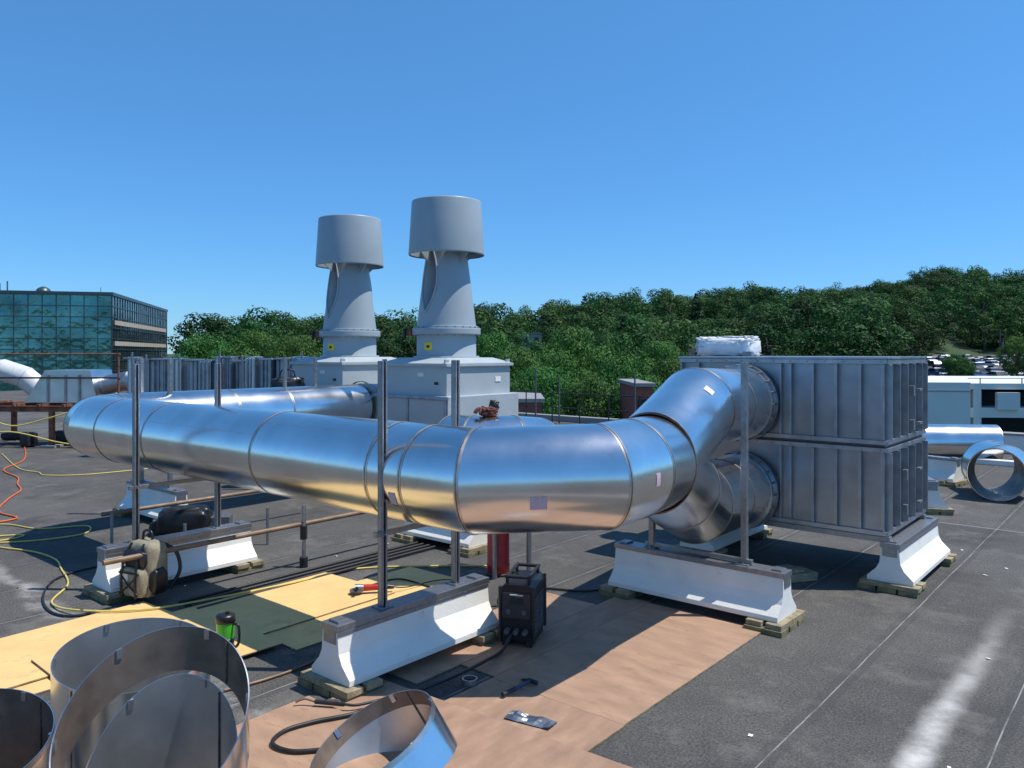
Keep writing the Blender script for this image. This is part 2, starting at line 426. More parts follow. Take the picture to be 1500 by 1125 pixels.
def near_tree(px,yt,d,w,i):
    x=(px-750)/1150*d; zt=2.6-(yt-516)*d/1150; b=-11.
    o=bpy.data.objects.new('deciduous_tree',near[i%4]); scene.collection.objects.link(o)
    o.location=(x,d,b); o.scale=(w/10.4,w/10.4,(zt-b)/14.); o.rotation_euler=(0,0,i*1.7)
for i,t in enumerate([(843,484,76,9),(905,488,84,8.5),(785,538,58,7.5),(868,556,52,6),(912,527,64,6.5),(722,488,92,9),(962,500,92,9),(760,515,70,7),(825,520,66,6),
    (440,492,92,9),(375,486,104,10),(300,492,110,10),(985,530,70,7),(1040,520,90,9),(745,552,50,5)]):
    near_tree(*t,i)
for i,(x,y,h,w) in enumerate([(60.5,107,4.2,4.0),(64,112,3.4,3.2),(69.5,108,6.6,4.5)]):
    o=bpy.data.objects.new('deciduous_tree',near[i%4]); scene.collection.objects.link(o)
    o.location=(x,y,th(x,y)-.2); o.scale=(w/10.4,w/10.4,h/14); o.rotation_euler=(0,0,i*2.2)

# ---------------- distant buildings ----------------
gb=MB()
Lx,Ly,H=74,54,22.8
gb.box((-Lx/2,Ly/2,H/2-11),(Lx,Ly,H-.02),'glass')
gb.box((.03,Ly/2,H/2-11),(.1,Ly-.1,H-.3),'glassd')  # side face: dark tone of the reflection put into the glass colour
nf=13
for i in range(nf+1):
    z=-11+H*i/nf
    gb.box((-Lx/2,-.08,z),(Lx+.2,.16,.14),'mull'); gb.box((.14,Ly/2,z),(.16,Ly,.14),'mull')
for i in range(38): gb.box((-Lx*i/37,-.06,H/2-11),(.1,.12,H),'mull')
for i in range(28): gb.box((.12,Ly*i/27,H/2-11),(.12,.1,H),'mull')
for i in range(2): gb.box((.17,Ly*.5,-11+H*(.66+.15*i)),(.1,Ly*.94,.75),'beige')  # tan strips: a reflection in the side glass, built as coloured bars
gb.box((-Lx/2,Ly/2,H-11+.25),(Lx+.6,Ly+.6,.5),'mull')
gb.box((-34,20,H-11+1.1),(14,12,1.6),'gry')
for i,x in enumerate((-21.,-20,-18.5,-17.4)): gb.cyl((x,8,H-11),(x,8,H-11+2.2+.4*(i%2)),.12,.12,'gry',6)
gb.lathe([(1.2,H-11),(1.2,H-10.2),(.9,H-9.7),(.4,H-9.4),(.01,H-9.3)],'mull',16,c=(-11.5,6))
gb.cyl((-2,2,H-11),(-2,2,H-9.6),.05,.05,'gry',5)
gb.obj('glass_office_building',(-64.8,127,0),math.atan2(.27,1))
ps=MB()
ps.box((1.8,10,-5.2),(3.5,20,11.0),'conc')
def slab(z,hh,x0=3.6,x1=46,y0=.3): ps.box(((x0+x1)/2,(y0+20)/2,z),(x1-x0,20-y0,hh),'conc')
slab(.0,.45); slab(-2.0,.75); slab(-4.4,.9); slab(-7.2,.9)
ps.box((25,11.4,-5),(41.8,16.8,9),'hole')
for i in range(9): ps.box((4.2+i*5.2,.62,-5),(.55,.6,9.9),'conc')
ps.box((6.3,.2,-1.1),(1.6,.4,1.3),'conc'); ps.box((14.0,.2,-1.1),(2.6,.4,1.3),'conc')
for i in range(14): ps.box((4.4+i*3.0,.35,.42),(.06,.06,.45),'gry')
ps.box((24,.35,.62),(41,.05,.05),'gry')
ps.box((1.8,-.03,-.35),(3.4,.06,.08),'tile')
ps.obj('parking_garage',(31.3,60,0),math.radians(-6))
pl=MB()
X0,X1,Y0,Y1=60,140,96,208
gx=np.linspace(X0,X1,12); gy=np.linspace(Y0,Y1,12)
pl.add([(x,y,-1.6+(y-110)*.024+.03) for y in gy for x in gx],[(j*12+i,j*12+i+1,(j+1)*12+i+1,(j+1)*12+i) for j in range(11) for i in range(11)],'asph')
pl.obj('parking_lot')
def car_mesh(name,col):
    M[name]=mat(name,col,.25,.1,.03,1)
    c=MB()
    low=[(-2.2,.35),(-2.25,.62),(-2.1,.85),(-1.3,.93),(1.0,.95),(2.0,.78),(2.22,.6),(2.2,.35)]
    c.prism(low,-.86,.86,'y',name)
    top=[(-1.75,.9),(-1.25,1.38),(.15,1.42),(1.05,.93)]
    vs=[(x,-.8 if z<1 else -.62,z) for x,z in top]+[(x,.8 if z<1 else .62,z) for x,z in top]
    c.add(vs,[(0,1,2,3)[::-1],(4,5,6,7),(0,1,5,4),(2,3,7,6)],'carglass')
    c.add([(-1.25,-.63,1.385),(.15,-.63,1.425),(.15,.63,1.425),(-1.25,.63,1.385),(-1.2,-.5,1.46),(.1,-.5,1.48),(.1,.5,1.48),(-1.2,.5,1.46)],
          [(4,5,6,7),(0,1,5,4),(1,2,6,5),(2,3,7,6),(3,0,4,7)],name)
    for x in (-1.35,1.35):
        for y in (-.8,.8):
            c.cyl((x,y-.1,.33),(x,y+.1,.33),.33,.33,'tyre',14); 
            yy=y+.11*(1 if y>0 else -1); c.cyl((x,yy-.01,.33),(x,yy+.01,.33),.19,.19,'strut',10)
    for y in (-.6,.6):
        c.box((2.16,y,.66),(.1,.36,.12),'paper'); c.box((-2.19,y,.72),(.1,.34,.12),'red')
    me=bpy.data.meshes.new(name); me.from_pydata(c.v,[],c.f)
    for k in c.mats: me.materials.append(M[k])
    me.polygons.foreach_set('material_index',c.m); me.update(); return me
cars=[car_mesh('car_'+n,c) for n,c in (('white',(.75,.75,.75)),('silver',(.4,.41,.43)),('black',(.02,.02,.025)),('blue',(.05,.10,.25)),('red',(.35,.03,.03)),('grey',(.12,.13,.14)))]
for row,y in enumerate((112,122,131,145,154,168,178,192,200)):
    for i in range(13):
        x=62+i*2.9+ (row%3)*.7
        x+= y*.52-58 -2
        if x<62 or x>137 or R_.random()<.18: continue
        o=bpy.data.objects.new('parked_car',R_.choice(cars)); scene.collection.objects.link(o)
        o.location=(x,y,-1.6+(y-110)*.024+.03); o.rotation_euler=(0,0,math.pi/2*(1 if R_.random()<.5 else 3)+R_.uniform(-.03,.03))
up=MB(); up.cyl((0,0,0),(0,0,11),.16,.11,'bark',8); up.box((0,0,10.2),(2.4,.12,.14),'bark'); up.box((0,0,9.3),(1.6,.12,.14),'bark')
up.cyl((.3,-.2,8),(.3,-.2,9),.22,.22,'gry',10)
for x in (-1,-.5,.5,1): up.cyl((x,0,10.27),(x,0,10.45),.05,.05,'gry',6)
up.obj('utility_pole',(87,140,-4.5))
def bldg(name,x0,x1,y0,dep,ztop,m,floors=2):
    b=MB(); w=x1-x0; b.box((w/2,dep/2,(ztop-11)/2),(w,dep,ztop+11),m)
    b.box((w/2,dep/2,ztop+.12),(w+.3,dep+.3,.2),'tile')
    n=max(1,int(w/1.6))
    for k in range(floors):
        for i in range(n):
            xx=w*(i+.5)/n; b.box((xx,-.02,ztop-1.3-k*3),(.8,.1,1.2),'hole'); b.box((xx,-.06,ztop-1.95-k*3),(.95,.14,.1),'conc')
        for i in range(int(dep/2.5)): b.box((w+.02,1.2+2.5*i,ztop-1.3-k*3),(.1,.9,1.2),'hole')
    b.obj(name,(x0,y0,0))
bldg('brick_building',-.9,1.6,42,7,-.1,'brick')
bldg('brick_building',7.0,7.9,44,7,.65,'brick')
bldg('brick_building',8.2,11.2,43,7,-.9,'brick')
bldg('beige_house',16.2,20.6,150,8,5.6,'beige')
bldg('beige_house',2,6,160,8,6.3,'beige')

# ---------------- our roof ----------------
rf=MB(); U0,U1,V0,V1=-60,28,-14,23.65
rf.add([(U0,V0,0),(U1,V0,0),(U1,V1,0),(U0,V1,0)],[(0,1,2,3)],'roof')
rf.obj('roof_ground',(0,0,0),ROT)
rb=MB(); rb.box(((U0+U1)/2,(V0+V1)/2,-5.6),(U1-U0+.3,V1-V0+.3,11.15),'wallgrey'); rb.obj('roof_building_walls',(0,0,0),ROT)
pw=MB(); pw.box(((-9+U1)/2,V1+.15,.235),(U1+9,.34,.47),'white'); pw.box(((-9+U1)/2,V1+.15,.50),(U1+9.1,.44,.05),'tile')
pw.box((6,V1-2.6,.06),(26,.25,.12),'white')
pw.obj('parapet_wall',(0,0,0),ROT,.01)
pw=MB(); pw.box(((U0-9)/2,V1+.15,.11),(-9-U0,.34,.22),'tile'); pw.obj('roof_curb',(0,0,0),ROT,.01)
rl=MB()
for i in range(24):
    u=-34+i*1.25; rl.cyl((u,V1-.3,0),(u,V1-.3,1.1),.022,.022,'dark',8)
for z in (.55,1.08): rl.cyl((-34,V1-.3,z),(-34+23*1.25,V1-.3,z),.022,.022,'dark',8)
for u,h in ((-18.3,2.0),(-17.2,1.7),(-14,1.9)): rl.cyl((u,V1-.6,0),(u,V1-.6,h),.03,.03,'gry',8)
rl.obj('safety_railing',(0,0,0),ROT)

# ---------------- barrier stands ----------------
def stand(length=1.7,poles=(.5,1.38),ptop=2.53,blocks=True,ptop2=None):
    s=MB()
    z0=.1
    prof=[(-.235,z0),(.235,z0),(.235,z0+.045),(.20,z0+.08),(.14,z0+.14),(.105,z0+.21),(.09,z0+.375),(-.09,z0+.375),(-.105,z0+.21),(-.14,z0+.14),(-.20,z0+.08),(-.235,z0+.045)]
    s.prism(prof,0,length,'y','white')
    s.box((0,length/2,z0+.375+.026),(.20,length+.02,.05),'strut')
    s.box((0,-.004,z0+.33),(.15,.006,.1),'strut'); s.box((.094,length/2,z0+.357),(.012,length,.035),'strut')
    for yy in (.08,length-.08): s.box((0,yy,z0+.375+.06),(.12,.1,.02),'strut')
    for yy in np.arange(.2,length,.3): s.cyl((.1,yy,z0+.357),(.106,yy,z0+.357),.008,.008,'galv',6)
    if blocks:
        for yc in (.11,length-.11):
            for q in (-.21,0,.21): s.box((q-.02,yc,.026),(.19,.36,.05),'wood',.02)
            for q in (-.1,.09): s.box((.0,yc+q,.0755),(.60,.15,.046),'woodg',-.02)
    if poles:
        for n_,t in enumerate(poles):
            s.box((0,t,z0+.432),(.13,.13,.012),'strut')
            pt_=ptop2 if (ptop2 and n_==1) else ptop
            h=pt_-(z0+.438)
            zc=z0+.438+h/2
            s.box((-.026,t,zc),(.006,.058,h),'strut'); s.box((0,t-.026,zc),(.046,.006,h),'strut'); s.box((0,t+.026,zc),(.046,.006,h),'strut')
            s.box((.026,t-.019,zc),(.006,.018,h),'strut'); s.box((.026,t+.019,zc),(.006,.018,h),'strut')
            for q in (-.045,.045): s.cyl((q,t,z0+.438),(q,t,z0+.455),.010,.010,'galv',6)
    return s
def put_stand(x,y,rz=ROT,tr=None,**k):
    s=stand(**k)
    if tr is not None:
        t0,t1=k['poles']; s.box((0,(t0+t1)/2,tr-.021),(.041,t1-t0+.16,.041),'strut')
        for t in (t0,t1): s.cyl((.03,t,tr-.02),(.055,t,tr-.02),.014,.014,'galv',6)
    return s.obj('barrier_support_stand',(x,y,0),rz,.006)
put_stand(-1.39,6.0,tr=1.145,length=1.7,poles=(.52,1.37))
put_stand(-4.34,8.30,tr=1.145,length=1.7,poles=(.36,1.32),ptop=2.47)
rB=ROT+math.pi/2
put_stand(2.60,7.42,rB,tr=.58,length=1.85,poles=(.42,1.45),ptop=2.50,ptop2=1.75)
put_stand(4.10,8.52,ROT,length=1.8,poles=None)
put_stand(2.35,10.0,ROT,length=1.7,poles=None)
put_stand(-4.95,11.75,rB,tr=1.145,length=1.6,poles=(.35,1.3),ptop=2.5)
put_stand(-3.3,14.0,rB,length=1.6,poles=(.35,1.3),ptop=2.5)
put_stand(6.75,12.6,ROT+.5,length=1.5,poles=None)
put_stand(8.7,15.3,ROT+1.35,length=2.2,poles=None)
put_stand(-.4,10.2,rB,length=1.3,poles=None)

# ---------------- main ductwork ----------------
B=Vector((-.764,.645,0)); A=Vector((.645,.764,0))
P0=Vector((-.80,6.70,1.575)); Rm=.42
d=MB()
def pt(t): return P0+B*t
J=Vector((-.27,6.25,1.58)); P1=Vector((.70,6.27,1.61)); P2=Vector((.98,6.60,1.62)); WY=Vector((1.24,7.02,1.61))
pts=[WY,P2,P1,J,pt(-.22),pt(0.20),pt(1.95),pt(4.25),pt(5.55),pt(6.3)]
C=pt(6.3)+A*.62
for k in range(1,5):
    th_=math.pi/2*k/4
    pts.append(C-A*.62*math.cos(th_)+B*.62*math.sin(th_))
e0=pts[-1]
pts+= [e0+A*1.6,e0+A*2.6,e0+A*4.35]
d.duct(pts,Rm,'alu',seams=set([1,2,3,4,5,6,7,8,10,11,12,13,14,15,16]))
n0=(WY-P2).normalized()
U=Vector((1.92,8.20,2.03)); FU=Vector((2.86,9.66,1.99)); Lw=Vector((1.90,8.20,1.03)); FL=Vector((2.86,9.66,.92))
d.duct([WY,WY.lerp(U,.55),U,U.lerp(FU,.45),FU],Rm,'alu',n0=n0,n1=A,rs=[.42,.41,.41,.405,.405],seams={0,2,3})
d.duct([WY,WY.lerp(Lw,.6),Lw,Lw.lerp(FL,.45),FL],Rm,'alu',n0=n0,n1=A,rs=[.42,.41,.41,.405,.405],seams={0,1,2,3})
for F in (FU,FL):
    q=F-A*.10
    d.cyl(q-A*.02,q+A*.0,.47,.47,'galv',64); d.cyl(q-A*.14,q-A*.11,.45,.45,'galv',64)
    for k in range(20):
        t=2*math.pi*k/20; o=B*math.cos(t)*.455+Vector((0,0,1))*math.sin(t)*.455
        d.cyl(q+o-A*.15,q+o+A*.005,.010,.010,'strut',6)
Tq=e0+A*4.35
d.duct([Tq-A*.02,Tq+A*.03],.47,'galv')
vs=[];seg=48
for k in range(seg):
    t=2*math.pi*k/seg; vs.append(Tq+B*math.cos(t)*.43+Vector((0,0,math.sin(t)*.43)))
for k in range(seg):
    t=2*math.pi*k/seg; c,s_=math.cos(t),math.sin(t); m_=max(abs(c),abs(s_)); vs.append(Tq+A*.6+B*(c/m_*.62)+Vector((0,0,s_/m_*.45-.05)))
d.add(vs,[(k,(k+1)%seg,seg+(k+1)%seg,seg+k) for k in range(seg)],'galv')
Rv=Vector((0,0,1))
def lseam(a,b,ang,r=.4195):
    dr=(b-a).normalized(); sd_=dr.cross(Rv).normalized(); up_=sd_.cross(dr); o=sd_*math.cos(ang)*r+up_*math.sin(ang)*r
    d.sweep([a+o,b+o],.0022,'tint',5)
lseam(pt(1.95),pt(.2),.9); lseam(pt(4.25),pt(1.95),.55); lseam(e0+A*1.6,e0,.6)
d.obj('exhaust_duct')
def patch(mb,c,dr,ang0,ang1,l,r,m):
    dr=dr.normalized(); up=Vector((0,0,1)); side=dr.cross(up).normalized(); up=side.cross(dr)
    vs=[];n=8
    for i in range(n+1):
        t=ang0+(ang1-ang0)*i/n; o=side*math.cos(t)*r+up*math.sin(t)*r
        vs+= [c+o-dr*l/2,c+o+dr*l/2]
    mb.add(vs,[(2*i,2*i+1,2*i+3,2*i+2) for i in range(n)],m,True)
lb=MB()
xd=(P1-J)
patch(lb,J.lerp(P1,.47),xd,-.42,-.17,.13,.4235,'pink')
patch(lb,pt(-.12),-B,-.50,-.25,.08,.4235,'pink')
patch(lb,P1.lerp(P2,.45),(P2-P1),-.15,.10,.06,.4235,'pink')
patch(lb,WY.lerp(U,.75),(U-WY),.75,1.0,.10,.4145,'paper')
lb.obj('duct_label')

# ---------------- air handling box ----------------
hb=MB()
wu,dv=2.46,1.68
for z0,z1 in ((.585,1.548),(1.582,2.52)):
    zc=(z0+z1)/2;h=z1-z0
    hb.box((-wu/2,dv/2,zc),(wu,dv,h),'panel')
    hb.box((-wu/2,-.012,z0+.025),(wu+.05,.04,.05),'galv'); hb.box((-wu/2,-.012,z1-.025),(wu+.05,.04,.05),'galv')
    hb.box((.012,dv/2,z0+.027),(.04,dv+.03,.05),'galv'); hb.box((.012,dv/2,z1-.027),(.04,dv+.03,.05),'galv')
    for x in (-.005,-.24,-.50,-.76,-1.02,-1.14,-2.2,-2.44): 
        hb.box((x,-.03,zc),(.012,.07,h-.11),'galv'); hb.box((x-.02,-.004,zc),(.045,.01,h-.105),'galv')
    for y in (.03,.36,.7,1.04,1.38,1.64):
        hb.box((.03,y,zc),(.07,.012,h-.11),'galv'); hb.box((.004,y+.02,zc),(.01,.045,h-.106),'galv')
    for i in range(12):
        hb.cyl((-.04-i*.2,-.045,z1-.025),(-.04-i*.2,-.03,z1-.025),.008,.008,'strut',6)
hb.box((-wu/2,dv/2,1.565),(wu-.02,dv-.02,.03),'gry')
hb.box((-wu/2,dv/2,2.535),(wu+.08,dv+.08,.025),'galv')
hb.box((-wu/2,.02,.55),(wu+.1,.10,.06),'strut'); hb.box((-wu/2,dv-.1,.55),(wu+.1,.10,.06),'strut')
for z in (.80,1.2,1.75,2.15):
    hb.box((.07,.55+.3*(z>1.5),z),(.05,.05,.12),'strut'); hb.box((.07,1.2,z),(.04,.12,.03),'strut')
hb.obj('air_handling_unit',(4.09,8.6,0),ROT,.002,bseg=1)
bw=MB()
bw.blob((0,0,.12),(.78,.5,.24),'plastic',.35,.22,6,1); bw.blob((.12,.05,.2),(.5,.4,.14),'plastic',.4,.35,6,2); bw.blob((-.28,-.05,.18),(.25,.35,.16),'plastic',.5,.4,6,3)
bw.box((-.45,0,.05),(.1,.4,.1),'woodg'); bw.box((.4,-.25,.03),(.12,.08,.06),'strut')
bw.obj('plastic_wrapped_bundle',(3.0,10.9,2.55),ROT)

# ---------------- fans & plenum ----------------
pb=MB()
pb.box((-1.45,-.02,1.02),(4.9,1.9,1.62),'fanbox')
pb.box((-1.45,0,.1),(5.0,2.0,.2),'tile')
for i in range(6): pb.box((-3.85+i*.96,-.98,1.02),(.05,.03,1.6),'galv')
for z in (.25,1.80): pb.box((-1.45,-.99,z),(4.95,.04,.06),'galv')
pb.box((-1.95,-.99,1.3),(1.1,.05,.95),'panel')
pb.obj('fan_plenum',(-1.24,14.87,0),ROT,.01)
def fan(x,y,lens):
    f=MB()
    S=1.7
    f.box((0,0,(1.845+2.36)/2 if x<-2 else 1.78),(S,S,.51 if x<-2 else 1.16),'fanbox')
    f.box((0,0,2.375),(S+.10,S+.10,.05),'fanbox')
    a=S/2+.03;b=.62
    f.add([(-a,-a,2.402),(a,-a,2.402),(a,a,2.402),(-a,a,2.402),(-b,-b,2.50),(b,-b,2.50),(b,b,2.50),(-b,b,2.50)],[(0,1,5,4),(1,2,6,5),(2,3,7,6),(3,0,4,7),(4,5,6,7)],'fanbox')
    f.lathe([(.62,2.50),(.62,2.53),(.56,2.53),(.56,2.93)],'fan',64)
    f.lathe([(.56,2.93),(.645,2.93),(.645,2.955),(.645,3.02),(.645,3.05),(.57,3.05)],'fan',64)
    f.lathe([(.555,3.05),(.60,3.052),(.60,3.09),(.555,3.09)],'fan',64)
    for k in range(24):
        t=2*math.pi*k/24; f.cyl((.615*math.cos(t),.615*math.sin(t),2.90),(.615*math.cos(t),.615*math.sin(t),3.08),.012,.012,'strut',6)
    th0=math.radians(lens)-ROT
    HZ=.64; CZ=3.98; WW=.42
    def wid(z):
        zc=(z-CZ)/HZ; return WW*max(0,1-zc*zc)
    def gr(r,z,t):
        out=r
        for tt in (th0,th0+math.pi):
            dt=(t-tt+math.pi)%(2*math.pi)-math.pi
            w=wid(z)
            if w>.03 and abs(dt)<w:
                out=r*(1-.8*min(1,(1-(abs(dt)/w))*3)*min(1,w*8))
        return out
    R=lambda z:.56-(z-3.09)*.125
    prof=[(R(z),z) for z in np.linspace(3.09,4.76,60)]
    f.lathe(prof,'fan',220,fn=gr)
    for tt in (th0,th0+math.pi):
        pts=[]
        for k in range(60):
            s_=2*math.pi*k/60; z=CZ+HZ*math.sin(s_); w=wid(z)
            t=tt+w*(1 if math.cos(s_)>0 else -1)
            r=R(z)+.008; pts.append((r*math.cos(t),r*math.sin(t),z))
        f.sweep(pts,.016,'fanbox',6,closed=True)
    f.lathe([(.70,4.44),(.635,5.43),(.65,5.44),(.655,5.42),(.715,4.46),(.715,4.43),(.70,4.43)],'fan',80)
    f.lathe([(.69,4.45),(.625,5.42)],'fan',80)
    for k in range(4):
        t=math.radians(45+90*k)-ROT
        c,s_=math.cos(t),math.sin(t)
        vs=[(.40*c,.40*s_,4.25),(.68*c,.68*s_,4.5),(.66*c,.66*s_,4.9),(.37*c,.37*s_,4.62)]
        o=Vector((-s_,c,0))*.012
        f.add([Vector(v)+o for v in vs]+[Vector(v)-o for v in vs],[(0,1,2,3),(7,6,5,4),(0,4,5,1),(1,5,6,2),(2,6,7,3),(3,7,4,0)],'fan')
    f.box((-.55,-.42,2.98),(.16,.12,.14),'rust'); f.cyl((-.62,-.5,2.86),(-.62,-.5,3.05),.03,.03,'dark',8)
    t=math.radians(238)-ROT; rr=.565
    vs=[]
    for i in range(5):
        tt=t+.08*(i-2); vs+=[(rr*math.cos(tt),rr*math.sin(tt),2.64),(rr*math.cos(tt),rr*math.sin(tt),2.78)]
    f.add(vs,[(2*i,2*i+2,2*i+3,2*i+1) for i in range(4)],'ysticker',True)
    vs=[];rr=.57
    for i in range(3):
        tt=t+.06*(i-1); vs+=[(rr*math.cos(tt),rr*math.sin(tt),2.68),(rr*math.cos(tt),rr*math.sin(tt),2.73)]
    f.add(vs,[(0,2,3,1),(2,4,5,3)],'dark',True)
    f.box((.2,-.855,2.2),(.16,.01,.07),'paper'); f.box((.6,-.86,2.05),(.08,.02,.05),'dark')
    f.box((.856,.5,2.1),(.01,.15,.09),'paper')
    for sx in (-1,1):
        for sy in (-1,1): f.box((sx*.82,sy*.82,2.43),(.03,.1,.08),'fan')
    return f.obj('exhaust_fan',(x,y,0),ROT,.004,bseg=1)
fan(-1.24,14.87,228); fan(-3.47,16.8,226)
bg=MB(); bg.blob((0,0,.14),(.6,.4,.3),'blk',.5,.25,4,5); bg.sweep([(-.15,0,.25),(-.1,0,.42),(.1,0,.42),(.15,0,.25)],.015,'blk',6,spl=4)
bg.obj('tool_bag',(-4.35,15.2,1.83),.3)

# ---------------- secondary duct + item ----------------
d2=MB(); q0=Vector((-.45,9.05,1.47)); q2=q0+Vector((.45,.0,0)); q3=q2+Vector((.3,.35,-.05))
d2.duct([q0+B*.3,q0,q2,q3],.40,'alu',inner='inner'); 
d2.cyl((-.2,9.0,.0),(-.2,9.0,1.1),.03,.03,'strut',8); d2.cyl((.2,9.3,.0),(.2,9.3,1.1),.03,.03,'strut',8)
d2.obj('duct_elbow_section')
gl=MB(); gl.blob((0,0,.06),(.20,.12,.10),'cloth',.8,.6,4,3); gl.blob((.08,.03,.12),(.10,.10,.12),'blk',.7,.6,4,8)
for k,(a_,l_) in enumerate(((-.5,.10),(-.2,.13),(.1,.13),(.4,.11),(1.4,.09))): gl.sweep([(-.05,0,.07),(-.05-l_*.6*math.cos(a_),-.02+l_*.6*math.sin(a_),.10),(-.05-l_*math.cos(a_),-.03+l_*math.sin(a_),.05)],.016,'cloth',7,spl=4)
gl.obj('leather_work_glove',(-.27,9.0,1.86),.4)

# ---------------- vertical duct pieces ----------------
vp=MB(); x=0;i=0
while x<4.7:
    w=R_.choice([.22,.30,.34,.4]); 
    m='galv' if i%3 else 'alu2'
    top=2.46+R_.uniform(-.05,.06); ry=R_.uniform(-.05,.15); ra=R_.uniform(-.25,.25)
    vp.box((x+w/2,ry,top/2),(w-.03,.3,top),m,ra)
    for q in (-.3,0,.3): vp.box((x+w/2+q*w,ry-.16,top/2),(.02,.05,top-.1),'galv')
    vp.box((x+w/2,.0,top-.03),(w+.01,.36,.035),'galv')
    if R_.random()<.4: vp.box((x+w,-.26,top/2+.06),(.04,.04,top+.1),'strut')
    if R_.random()<.25: vp.box((x+w/2+.1,-.25,1.2),(.06,.05,2.2),'rust')
    x+=w+R_.uniform(.01,.07); i+=1
vp.obj('duct_section_row',(-9.6,19.6,0),-.14,.004,bseg=1)

# ---------------- old rooftop unit left ----------------
ru=MB()
for x in (-4.5,-2.2,0,2.2):
    for y in (0,1.6): ru.box((x,y,.5),(.12,.12,1.0),'rust'); ru.box((x,y,.03),(.4,.4,.06),'tile')
for y in (0,1.6): ru.box((-1.15,y,1.05),(7.0,.1,.16),'rust'); ru.box((-1.15,y-.08,1.12),(7.0,.06,.02),'rust')
for x in np.arange(-4.5,2.4,.7): ru.box((x,.8,1.15),(.08,1.9,.07),'rust')
ru.box((-3.6,.8,1.5),(1.7,1.3,.6),'alu2'); ru.prism([(-4.4,1.8),(-2.8,1.8),(-3.1,2.15),(-4.0,2.15)],.2,1.4,'y','whited')
ru.duct([(-2.8,.6,1.75),(-2.2,.5,2.05),(-1.7,.45,2.1),(-1.1,.5,1.9),(-.8,.6,1.6)],.30,'whited',seg=32,tint='whited')
ru.duct([(-3.9,.3,1.45),(-3.2,.1,1.65),(-2.6,.05,1.6),(-2.1,.1,1.4)],.22,'whited',seg=32,tint='whited')
ru.prism([(-1.0,1.2),(1.1,1.2),(.9,2.1),(-.4,2.1)],.3,1.35,'y','alu2')
for x in (-.3,.2,.6): ru.box((x,.27,1.6),(.04,.05,.75),'galv',0)
ru.duct([(.95,.8,1.65),(1.7,.8,1.8),(2.0,.8,1.65),(2.1,.8,1.2),(2.1,.8,.95)],.27,'galv',seg=32)
for x in (-4.5,-1.6,1.9):
    ru.cyl((x,-.05,1.1),(x,-.05,2.58),.03,.03,'rust',8)
for z in (2.55,1.9): ru.cyl((-4.9,-.05,z),(1.95,-.05,z),.025,.025,'rust',8)
ru.sweep([(-4,-.15,1.2),(-3,-.2,.75),(-2,-.2,.9),(-1,-.2,.6),(0,-.25,.8),(1,-.2,1.1),(2,-.3,1.5)],.02,'yhose',6,spl=6)
ru.sweep([(-4,-.2,.9),(-2.5,-.3,.3),(-1,-.3,.45),(.5,-.3,.15),(2,-.35,.02)],.02,'yhose',6,spl=6)
for i in range(9): ru.blob((-4+R_.uniform(0,6),R_.uniform(-.3,1.4),.2),(R_.uniform(.3,.7),.4,R_.uniform(.2,.45)),R_.choice(['rust','dark','gry','rust']),.35,.1,3,i)
ru.obj('rooftop_air_unit',(-12.6,21.5,0),-.05,.004,bseg=1)

# ---------------- pipes on roof ----------------
pp=MB()
def line(c,z,t0,t1,r,m): 
    c=Vector((c[0],c[1],z)); pp.cyl(c+A*t0,c+A*t1,r,r,m,12)
line((-2.55,9.5),.52,-2.3,1.6,.028,'copper'); line((-4.6,11.0),.50,-1.1,2.2,.028,'copper')
pp.cyl((-2.52,9.5,0),(-2.52,9.5,.75),.025,.025,'strut',8); pp.box((-2.52,9.5,.42),(.07,.07,.16),'dark'); pp.cyl((-2.52,9.5,0),(-2.52,9.5,.12),.05,.05,'dark',10)
pp.cyl((-1.2,11.2,0),(-1.2,11.2,.75),.02,.02,'strut',8)
for q in ((-4.0,9.6),(-3.3,10.6),(-5.2,10.2)): pp.cyl((q[0],q[1],0),(q[0],q[1],.5),.02,.02,'strut',8)
pp.obj('gas_pipe_run')
pp=MB()
for k in range(4): line((-2.0+.09*k,9.75-.07*k),.03,-2.2,3.4,.018,'dark')
pp.obj('conduit_run')

# ---------------- sheets on the roof ----------------
def sheet(name,u0,u1,v0,v1,z,m,rz=0.):
    s=MB(); cx,cy=(u0+u1)/2,(v0+v1)/2; w_,h_=u1-u0,v1-v0; n=10; zz=z+.012
    sd_=cx*3.1+cy
    g=lambda i,j:(-w_/2+w_*i/n,-h_/2+h_*j/n)
    vs=[(*g(i,j),zz+.004*noise.noise(Vector((g(i,j)[0]*1.5+sd_,g(i,j)[1]*1.5,0)))) for j in range(n+1) for i in range(n+1)]
    N1=n+1
    s.add(vs,[(j*N1+i,j*N1+i+1,(j+1)*N1+i+1,(j+1)*N1+i) for j in range(n) for i in range(n)],m,True)
    edge=[(i,0) for i in range(n)]+[(n,j) for j in range(n)]+[(n-i,n) for i in range(n)]+[(0,n-j) for j in range(n)]
    ev=[];
    for (i,j) in edge: ev+= [vs[j*N1+i],(vs[j*N1+i][0],vs[j*N1+i][1],z)]
    k=len(edge); s.add(ev,[(2*a,2*a+1,(2*a+3)%(2*k),(2*a+2)%(2*k)) for a in range(k)],'woodg')
    x,y=W(cx,cy); return s.obj(name,(x,y,0),ROT+rz)
def sheet_xy(name,x,y,su,sv,z,m,rz=0):
    u,v=L(x,y); return sheet(name,u-su/2,u+su/2,v-sv/2,v+sv/2,z,m,rz)
ur,vr=L(2.35,7.31)
sheet('plywood_sheet',ur-1.22,ur,vr-2.44,vr,.004,'ply')
sheet('plywood_sheet',ur-1.22,ur+.01,vr-2.98,vr-2.445,.004,'ply2')
sheet('plywood_sheet',ur-1.60,ur-1.225,vr-2.40,vr+.03,.004,'ply2')
